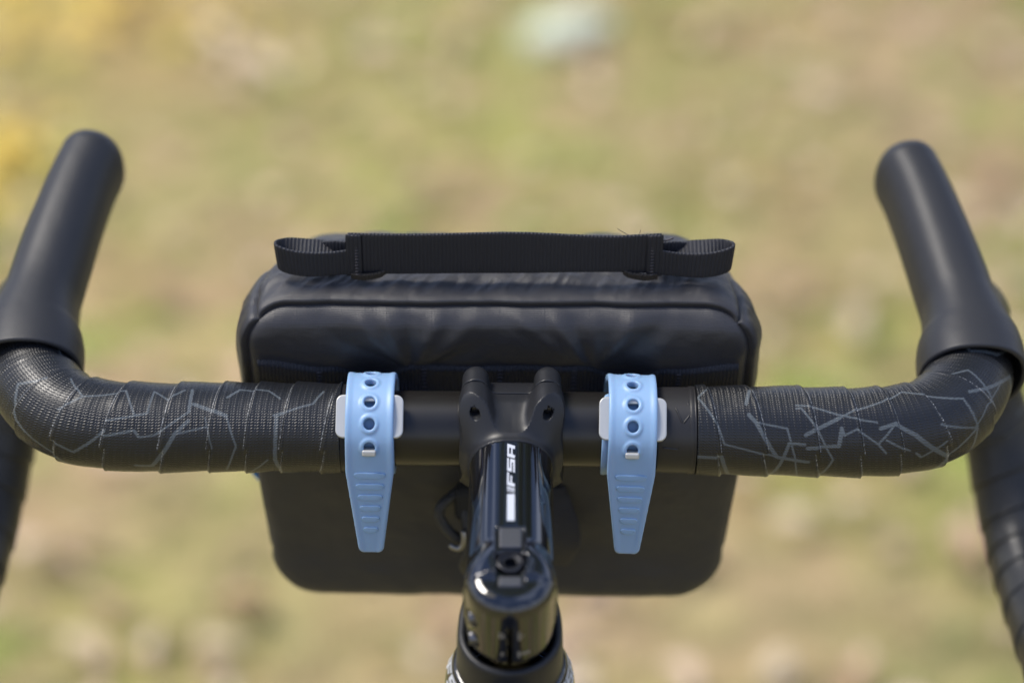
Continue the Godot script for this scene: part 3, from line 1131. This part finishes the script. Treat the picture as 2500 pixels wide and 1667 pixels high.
func back_z(x: float, h: float) -> float:
	# the rear face: full at the top, drawn in along the webbing by the straps, flat below
	var z := -25.0
	z += 4.0 * smoothstep(46.0, 36.0, h) - 9.0 * smoothstep(34.0, 4.0, h) + 2.0 * smoothstep(0.0, -25.0, h) - 9.0 * smoothstep(-30.0, -95.0, h)
	for side in [-54.0, 55.0]:
		z -= 5.0 * exp(-pow((x - side) / 15.0, 2.0) - pow((h - 9.0) / 11.0, 2.0))
	z += 3.0 * exp(-pow((absf(x) - 88.0) / 22.0, 2.0) - pow((h - 12.0) / 16.0, 2.0))
	if h > 6.0:
		for f in FOLDS:
			var along := Vector2(f[2] - f[0], f[3] - f[1])
			var d := Vector2(x - f[0], h - f[1])
			var t := d.dot(along) / along.length_squared()
			if t > 0.0 and t < 1.25:
				var off := absf(d.cross(along)) / along.length()
				var wide: float = f[5] * (0.4 + 0.75 * t)
				z += f[4] * exp(-off * off / (wide * wide)) * smoothstep(0.02, 0.3, t) * smoothstep(1.25, 0.75, t) * smoothstep(46.0, 39.0, h)
	z += noise.get_noise_2d(x * 0.02, h * 0.02 + 9.0) * 1.6
	return z


func cloth_uv(a: float, b: float) -> Vector2:
	return Vector2(a, b) / CLOTH_TILE


func make_bag() -> void:
	var bag := thing("handlebar_bag", "black coated-cloth bag strapped to the front of the handlebar, with a webbing grab handle", "bag", Vector3(-0.006, BAR_HEIGHT, 0))
	var rear := outline(108.0, 45.0, -112.0, 19.0, 24.0)
	var front := outline(96.0, 47.0, -106.0, 22.0, 24.0)
	var n := rear.size()
	var normal := PackedVector2Array()
	for i in n:
		var t := (rear[(i + 1) % n] - rear[(i - 1 + n) % n]).normalized()
		normal.append(Vector2(t.y, -t.x))
	# rear panel: rings from the seam to the middle
	put("rear_panel", grid(70, n, func(i: int, j: int) -> Vector3:
		var k := 1.0 - pow(i / 70.0, 1.0)
		var o := rear[j % n] * 1.0
		var c := Vector2(clampf(o.x, -70.0, 70.0) * 0.9, -22.0)
		var q := c + (o - c) * k - normal[j % n] * 0.4
		var edge := (o - q).length()
		var z := back_z(q.x, q.y)
		var low := smoothstep(5.0, -30.0, o.y)
		var tuck := exp(-edge / 2.0) * lerpf(4.0, 1.2, low) + exp(-edge / 7.0) * lerpf(0.8, 3.0, low)
		return Vector3(q.x, q.y, z - tuck),
		func(i: int, j: int) -> Vector2:
			var k := 1.0 - i / 70.0
			var o := rear[j % n]
			var c := Vector2(clampf(o.x, -70.0, 70.0) * 0.9, -22.0)
			var q := c + (o - c) * k
			return cloth_uv(q.x, q.y), true, true), mats.cloth, bag)
	# the band round the sides, in pieces that meet at sewn corners
	var cuts := [[68 + 0 + 22, 180 + 8, "top_panel"], [24 + 14 + 2, 90, "side_panel"], [188, 238, "side_panel"]]
	cuts = [[82, 188, "top_panel"], [38, 82, "side_panel"], [188, 232, "side_panel"], [232, n + 38, "base_panel"]]
	for c in cuts:
		var first: int = c[0]
		var count: int = c[1] - c[0]
		var sub := 2
		put(c[2], grid(count * sub, 44, func(i: int, j: int) -> Vector3: return band_point(rear, front, normal, first + float(i) / sub, j / 44.0, i / float(sub), count),
			func(i: int, j: int) -> Vector2: return cloth_uv((first + float(i) / sub) * 2.1, j * 1.6 + 5.0), false, false), mats.cloth, bag)
	# front panel
	put("front_panel", grid(24, n, func(i: int, j: int) -> Vector3:
		var k := 1.0 - i / 24.0
		var o := front[j % n]
		var q := Vector2(o.x * k, -15.0 + (o.y + 15.0) * k)
		return Vector3(q.x, q.y, -92.0 - 16.0 * (1.0 - pow(k, 3.0)) - noise.get_noise_2d(q.x * 0.04, q.y * 0.04) * 2.0),
		func(i: int, j: int) -> Vector2:
			var k := 1.0 - i / 24.0
			return cloth_uv(front[j % n].x * k, front[j % n].y * k), true, false), mats.cloth, bag)
	# ribbed webbing sewn across the rear face; the straps pass behind it
	put("daisy_chain", grid(260, 14, func(i: int, j: int) -> Vector3:
		var x := -103.5 + i * 207.0 / 260.0
		var top := 19.5 - 4.0 * smoothstep(100.0, 72.0, absf(x))
		for s in [-54.0, 55.0]:
			top -= 6.5 * exp(-pow((x - s) / 13.0, 4.0))
		top += 0.25 * noise.get_noise_1d(x * 0.4)
		var v := j / 14.0
		var h := lerpf(-4.0, top, v)
		var lift := 1.7 if v < 0.99 and v > 0.01 else 0.0
		return Vector3(x, h, back_z(x, h) + lift), func(i: int, j: int) -> Vector2: return Vector2(i * 207.0 / 260.0, j * 1.6) / 12.8, false, false), mats.web, bag)
	# stitched bar tacks where the webbing is fixed
	for x in [-77.0, -32.0, 1.0, 33.0, 78.0]:
		for k in 7:
			var h := 2.0 + k * 1.9
			var z := back_z(x, h) + 1.9
			put("stitch", cord([Vector3(x - 1.4, h, z), Vector3(x, h + 0.5, z + 0.3), Vector3(x + 1.4, h, z)], 0.28, 0.7, 6), mats.thread, bag)
	make_handle(bag)
	# blue pull on the left side
	put("pull_tab", ribbon([Vector3(-107, -36, -62), Vector3(-113.6, -48, -62), Vector3(-113.4, -56, -63), Vector3(-105, -66, -64)], [Vector3(0, 0, 6), Vector3(1, 0, 6), Vector3(1, 0, 6), Vector3(0, 0, 6)], 1.6, 12.8), mats.blue_web, bag)
	# elastic cord with its end stop hanging from the rear face beside the stem
	put("cord", cord([Vector3(-14, -44, -26), Vector3(-20, -46, -20), Vector3(-25, -50, -17), Vector3(-25, -55.5, -16), Vector3(-20.5, -62, -15), Vector3(-14.5, -66.5, -16), Vector3(-9, -70, -20)], 2.4, 0.8, 12), mats.cord, bag)
	put("cord", cord([Vector3(-15, -46, -24), Vector3(-14, -56, -17), Vector3(-12.5, -68, -16), Vector3(-15, -82, -20), Vector3(-9, -94, -28)], 2.2, 0.8, 12), mats.cord, bag)
	put("cord_hook", cord([Vector3(-15.2, -59, -13), Vector3(-14.6, -63, -11.8), Vector3(-16.2, -67.5, -11.6), Vector3(-19.4, -67.4, -12), Vector3(-21.0, -66.2, -13)], 1.3, 0.6, 12), mats.silver, bag)
	put("cord_stop", rounded_block(Vector3(7, 8, 5), 3.0, 0.8), mats.dark, bag).position = Vector3(-12, -50, -22) * MM
	put("strap_tab", ribbon([Vector3(22, -48, -29), Vector3(28, -60, -24), Vector3(29, -72, -24), Vector3(24, -86, -30)], [Vector3(8, 2, 0), Vector3(8, 0, 2), Vector3(8, 0, 2), Vector3(8, -2, 0)], 2.0, 12.8), mats.web, bag)


func band_point(rear: PackedVector2Array, front: PackedVector2Array, normal: PackedVector2Array, at: float, t: float, along: float, count: int) -> Vector3:
	var n := rear.size()
	var i := int(floor(at)) % n
	var f : float = at - floorf(at)
	var r := rear[i].lerp(rear[(i + 1) % n], f)
	var q := front[i].lerp(front[(i + 1) % n], f)
	var m := normal[i].lerp(normal[(i + 1) % n], f).normalized()
	var up := maxf(m.y, 0.0)
	var bulge := lerpf(9.5, 6.8, up) * pow(maxf(sin(PI * clampf(t * 0.96 + 0.02, 0.0, 1.0)), 0.0), 0.72)
	var low := smoothstep(5.0, -30.0, r.y)
	bulge *= lerpf(1.0, lerpf(0.3, 0.9, smoothstep(0.1, 0.6, t)), low)
	bulge -= lerpf(3.0, 0.8, low) * exp(-t * 66.0 / 1.2)
	# pulled in along the sewn corners
	var end := minf(along, count - along) * 2.1
	bulge -= 2.4 * exp(-end / 1.3)
	# gathers that run from the seam
	var pucker := noise.get_noise_2d(at * 0.16 + t * 4.0, t * 1.0) * 1.3 + noise.get_noise_2d(at * 0.34 + t * 5.0, 40.0) * 0.5
	bulge += pucker * exp(-t * 3.0) * smoothstep(0.05, 0.22, t) * lerpf(0.6, 1.3, up)
	bulge += noise.get_noise_2d(at * 0.06 + 7.0, t * 3.0) * 1.8 * smoothstep(0.03, 0.25, t)
	var p := r.lerp(q, smoothstep(0.0, 1.0, t)) + m * bulge
	return Vector3(p.x, p.y, lerpf(back_z(r.x, r.y) - lerpf(0.2, 3.0, low), -92.0, t) - lerpf(4.5, 0.8, low) * exp(-t * 66.0 / 0.8))


func make_handle(bag: Node3D) -> void:
	var up := Vector3(0, 10.2, 1.4)
	var wave := []
	var widths := []
	for k in 15:
		var t := k / 14.0
		var x := lerpf(-64.0, 69.0, t)
		wave.append(Vector3(x, 63.6 + 1.0 * sin(t * PI) + 1.0 * t, -38.5 + 2.0 * sin(t * PI) + 0.6 * sin(t * 9.0)))
		widths.append(up * (1.0 - 0.12 * smoothstep(0.5, 0.8, t) * smoothstep(1.0, 0.85, t)) + Vector3(0, 0, 0.5 * sin(t * 7.0)))
	var handle := put("grab_handle", ribbon(wave, widths, 1.9, 12.8), mats.web, bag)
	for side in [-1, 1]:
		var x0 := -64.0 if side < 0 else 69.0
		var y0 := 63.2 if side < 0 else 64.0
		# the end is folded over and sewn
		put("folded_end", ribbon([Vector3(x0 + side * 0.8, y0, -37.6), Vector3(x0 - side * 3.0, y0, -36.9), Vector3(x0 - side * 5.6, y0, -37.3)], [up * 1.02, up * 1.02, up * 1.0], 1.5, 12.8), mats.web, handle)
		put("folded_edge", ribbon([Vector3(x0 - side * 1.0, y0 - 9.8, -37.6), Vector3(x0 - side * 6.0, y0 - 9.9, -36.6), Vector3(x0 - side * 13.0, y0 - 9.0, -37.0), Vector3(x0 - side * 15.5, y0 - 8.0, -38.2)], [Vector3(0, 1.5, 0.6), Vector3(0, 1.6, 0.6), Vector3(0, 1.5, 0.6), Vector3(0, 1.2, 0.4)], 1.4, 12.8), mats.web_brown, handle)
		for k in 13:
			var y := y0 - 8.6 + k * 1.42
			var x: float = x0 - side * 3.6
			put("stitch", cord([Vector3(x - 0.9, y, -36.0), Vector3(x, y + 0.35, -35.75), Vector3(x + 0.9, y + 0.2, -36.0)], 0.3, 0.6, 6), mats.thread, handle)
		# loop of narrow webbing beyond the handle, twisted once
		var out : float = 30.5 * side
		var front := [Vector3(x0 - side * 4.0, y0 - 3.2, -38.6), Vector3(x0 + out * 0.3, y0 - 4.0, -37.0), Vector3(x0 + out * 0.65, y0 - 3.4, -35.6), Vector3(x0 + out * 0.93, y0 - 1.6, -36.4), Vector3(x0 + out, y0 - 0.6, -39.0), Vector3(x0 + out * 0.9, y0 - 0.2, -41.5), Vector3(x0 + out * 0.55, y0 + 0.2, -43.0), Vector3(x0 + out * 0.2, y0 - 2.4, -45.0), Vector3(x0 - side * 3.0, y0 - 5.0, -47.0)]
		var w := [Vector3(0, 6.2, 0.8), Vector3(0, 5.8, 0.6), Vector3(0.4 * side, 6.0, 0.4), Vector3(0.9 * side, 6.4, 0.6), Vector3(0.6 * side, 6.2, 0.2), Vector3(0, 5.0, -2.6), Vector3(0, 2.4, -4.6), Vector3(0, 1.6, -5.8), Vector3(0, 1.2, -6.0)]
		put("webbing_loop", ribbon(front, w, 1.5, 12.8), mats.web, bag)
		put("webbing_end", ribbon([Vector3(x0 - side * 3.0, y0 - 1.8, -43.0), Vector3(x0 + out * 0.2, y0 - 2.2, -45.0), Vector3(x0 + out * 0.42, y0 - 3.4, -48.0)], [Vector3(0, 5.6, 0.5), Vector3(0, 5.4, 0.0), Vector3(0, 4.8, 0.0)], 1.5, 12.8), mats.web, bag)
	# loose threads at the right end
	put("loose_thread", cord([Vector3(62, 70.6, -37), Vector3(57.5, 73.0, -36.5), Vector3(53.0, 75.2, -36.5), Vector3(50.0, 77.4, -36)], 0.13, 0.7, 6), mats.thread, handle)
	put("loose_thread", cord([Vector3(64, 71.0, -37), Vector3(70, 71.4, -36.5), Vector3(74.5, 73.2, -36.0)], 0.42, 0.7, 6), mats.thread, handle)
	put("loose_thread", cord([Vector3(57, 71.0, -37), Vector3(59.5, 74.5, -36.5), Vector3(60.2, 77.0, -36)], 0.1, 0.7, 6), mats.thread, handle)


# ------------------------------------------------------------------ rubber straps
var strap_line: PackedVector3Array
var strap_length := 0.0
const LOOP := 22.0

func strap_setup() -> void:
	# from the buckle down round the bar, up behind the webbing of the bag, over the bar and down as a free tail
	var pts := []
	for a in [84, 64, 44, 20, 0, -30, -60, -90, -118]:
		pts.append(Vector3(0, sin(deg_to_rad(a)) * 17.7, cos(deg_to_rad(a)) * 17.7))
	pts.append_array([Vector3(0, -13.0, -19.0), Vector3(0, -8.0, -25.0), Vector3(0, 0.0, -28.5), Vector3(0, 7.5, -26.0), Vector3(0, 13.2, -19.8)])
	for a in [130, 115, 100, 82, 64, 46, 28, 12]:
		pts.append(Vector3(0, sin(deg_to_rad(a)) * LOOP, cos(deg_to_rad(a)) * LOOP))
	pts.append_array([Vector3(0, -6, 22.2), Vector3(0, -18, 22.8), Vector3(0, -32, 23.4), Vector3(0, -46.5, 23.8)])
	strap_line = smooth_path(pts, 0.5)
	strap_length = 0.0
	for k in strap_line.size() - 1:
		strap_length += strap_line[k].distance_to(strap_line[k + 1])


func strap_point(p: Vector3) -> Vector3:
	# (distance from the tip, across, out from the strap's middle) to a place on the bent strap
	var n := strap_line.size() - 1
	var k := clampf((1.0 - p.x / strap_length) * n, 0.0, n - 0.001)
	var i := int(k)
	var at := strap_line[i].lerp(strap_line[i + 1], k - i)
	var t0 := (strap_line[mini(i + 1, n)] - strap_line[maxi(i - 1, 0)]).normalized()
	var t1 := (strap_line[mini(i + 2, n)] - strap_line[i]).normalized()
	var t := t0.lerp(t1, k - i).normalized()
	var out := Vector3(0, -t.z, t.y) * -1.0
	# outwards is away from the bar: to the left of the direction of travel over the bar
	return at + out * p.z + Vector3(p.y, 0, 0)


func tip_distance(degrees: float) -> float:
	# distance from the tip to the place at that angle round the bar
	var best := 0.0
	var least := 1e9
	var n := strap_line.size() - 1
	var want := Vector3(0, sin(deg_to_rad(degrees)), cos(deg_to_rad(degrees))) * LOOP
	for k in n + 1:
		if strap_line[k].length() > LOOP - 1.5 and strap_line[k].distance_to(want) < least and k > n / 3:
			least = strap_line[k].distance_to(want)
			best = (1.0 - float(k) / n) * strap_length
	return best


var hole_at: Array = []

func strap_field(p: Vector3) -> float:
	# flat strap: x from the tip, y across, z thickness
	var half := 10.1
	var taper := clampf((38.5 - p.x) / 38.5, 0.0, 1.0)
	half = lerpf(half, 5.1, taper)
	var q := Vector2(absf(p.x - strap_length * 0.5) - strap_length * 0.5 + 2.6, absf(p.y) - half + 2.6)
	var flat := minf(maxf(q.x, q.y), 0.0) + q.max(Vector2.ZERO).length() - 2.6
	var rim := half - absf(p.y)
	var thick := 1.35
	if p.z > 0.0:
		thick += 0.35 * smoothstep(3.2, 1.2, rim)
	for h in hole_at:
		var d := Vector2(p.x - h, p.y).length()
		if d < 6.0:
			flat = maxf(flat, 2.35 - d)
			if p.z > 0.0:
				thick += 0.55 * smoothstep(4.5, 3.3, d)
	var e := Vector2(flat + 0.5, absf(p.z) - thick + 0.5)
	return minf(maxf(e.x, e.y), 0.0) + e.max(Vector2.ZERO).length() - 0.5


func make_straps() -> void:
	strap_setup()
	hole_at = []
	for a in [8.8, 33.5, 58.0, 83.0, 107.6]:
		hole_at.append(tip_distance(a))
	var strap := thing("rubber_strap", "light blue rubber strap with punched holes, left of the stem beside the tape", "strap", Vector3(-0.0591, BAR_HEIGHT, 0), "blue rubber straps holding the bag to the bar")
	var band := put("strap_band", nets(Vector3(-1.5, -11.5, -2.5), Vector3(strap_length + 1.5, 11.5, 3.4), 0.6, strap_field, strap_point), mats.rubber_blue, strap)
	# raised grip ridges on the tail
	var widths := [13.5, 12.3, 10.8, 9.3, 7.8, 6.5]
	for k in 6:
		var half: float = widths[k] / 2.0
		var mid := 37.2 - k * 5.2
		var shape := []
		for n in 28:
			var a := TAU * n / 28.0
			var u := signf(sin(a)) * pow(absf(sin(a)), 0.5) * 1.45
			var v := signf(cos(a)) * pow(absf(cos(a)), 0.45) * (half - (0.9 if u < 0.0 else 0.1) * absf(u))
			shape.append(Vector2(u, v))
		put("grip_ridge", grid(4, 28, func(i: int, j: int) -> Vector3:
			var s: Vector2 = shape[j % 28]
			var inset: float = [0.0, 0.05, 0.25, 0.5, 3.0][i]
			var high: float = [1.2, 1.55, 1.8, 1.85, 1.87][i]
			var q := s - s.normalized() * minf(inset, s.length() * 0.98) if i < 4 else Vector2(0, s.y * 0.6)
			return strap_point(Vector3(mid + q.x, q.y, high)), null, true, true), mats.rubber_blue, band)
	# buckle: a flat plate under the strap, and its prong through a hole
	var tilt := 43.5
	var buckle := put("buckle", rounded_block(Vector3(14.1, 9.4, 1.1), 1.0, 0.5), mats.aluminium, strap)
	buckle.mesh = nets(Vector3(-15, -10.5, -2), Vector3(15, 10.5, 2), 0.5, func(p: Vector3) -> float:
		var q := Vector2(absf(p.x) - 14.1 + 3.2, absf(p.y) - 9.2 + 3.2)
		var d := minf(maxf(q.x, q.y), 0.0) + q.max(Vector2.ZERO).length() - 3.2
		d = maxf(d, minf(9.2 - absf(p.x), 6.4 - absf(p.y)))
		var e := Vector2(d + 0.5, absf(p.z) - 1.1 + 0.5)
		return minf(maxf(e.x, e.y), 0.0) + e.max(Vector2.ZERO).length() - 0.5)
	buckle.position = Vector3(0, sin(deg_to_rad(tilt)), cos(deg_to_rad(tilt))) * 20.3 * MM
	buckle.rotation_degrees.x = -tilt
	var prong := put("prong", rounded_block(Vector3(2.9, 1.25, 2.6), 0.6, 0.35), mats.aluminium, buckle)
	prong.transform = buckle.transform.affine_inverse() * Transform3D(Basis(Vector3.RIGHT, deg_to_rad(-12.0)), Vector3(0, 1.6, 22.6) * MM)
	var second: Node3D = strap.duplicate()
	(second.get_child(0) as MeshInstance3D).mesh = nets(Vector3(-1.5, -11.5, -2.5), Vector3(strap_length + 1.5, 11.5, 3.4), 0.6, strap_field, func(p: Vector3) -> Vector3:
		var q := strap_point(p)
		var under := smoothstep(85.0, 150.0, p.x)
		q.x += under * (q.x * 0.13 - 0.3 - 0.05 * q.z)
		return q)
	second.name = numbered("rubber_strap", self)
	add_child(second, true)
	second.position = Vector3(0.0503, BAR_HEIGHT, 0)
	second.rotation_degrees = Vector3(1.0, 0.0, -1.2)
	second.set_meta("label", "light blue rubber strap with punched holes, right of the stem beside the wide band")


# ------------------------------------------------------------------ the tree overhead, mirrored in the glossy stem
func make_tree() -> void:
	var tree := thing("shade_tree", "leafy tree beyond the meadow whose crown is mirrored dark in the glossy stem", "tree", Vector3(1.9, 0, -5.2))
	var bark := mat(Color(0.09, 0.07, 0.05), 0.9)
	var trunk := smooth_path([Vector3(0, -100, 0), Vector3(-60, 1200, 80), Vector3(-250, 2600, 500), Vector3(-500, 4200, 1100), Vector3(-800, 5600, 1700)], 120.0)
	var last := trunk.size() - 1
	put("trunk", tube(trunk, Vector3.BACK, 18, func(i: int, a: float) -> Vector2: return Vector2(cos(a), sin(a)) * lerpf(210.0, 40.0, float(i) / last) * (1.0 + 0.1 * noise.get_noise_2d(i * 0.4, a * 1.5))), bark, tree)
	var r := RandomNumberGenerator.new()
	r.seed = 77
	var clumps := []
	for k in 46:
		var d := Vector3(r.randfn(), r.randfn() * 0.6, r.randfn()).normalized() * pow(r.randf(), 0.4)
		clumps.append(Vector3(-900, 5300, 2000) + d * Vector3(2500, 1500, 2300))
	for k in 12:
		var c: Vector3 = clumps[k]
		var limb := smooth_path([trunk[int(last * 0.55)], trunk[int(last * 0.75)].lerp(c, 0.35), c], 150.0)
		var n := limb.size() - 1
		put("limb", tube(limb, Vector3.BACK, 10, func(i: int, a: float) -> Vector2: return Vector2(cos(a), sin(a)) * lerpf(60.0, 12.0, float(i) / n)), bark, tree)
	var st := SurfaceTool.new()
	st.begin(Mesh.PRIMITIVE_TRIANGLES)
	for c in clumps:
		for k in 330:
			var at: Vector3 = c + Vector3(r.randfn(), r.randfn() * 0.7, r.randfn()) * 330.0
			var turn := Basis.from_euler(Vector3(r.randf() * TAU, r.randf() * TAU, r.randf() * TAU))
			var size := r.randf_range(45.0, 80.0)
			for v in [Vector3(-1, 0, 0), Vector3(0, 0.1, 0.5), Vector3(1, 0, 0), Vector3(-1, 0, 0), Vector3(1, 0, 0), Vector3(0, 0.1, -0.5)]:
				st.add_vertex((at + turn * (v * size)) * MM)
	st.generate_normals()
	var leaf := mat(Color(0.05, 0.09, 0.025), 0.5)
	leaf.backlight_enabled = true
	leaf.backlight = Color(0.4, 0.5, 0.2)
	put("crown", st.commit(), leaf, tree)
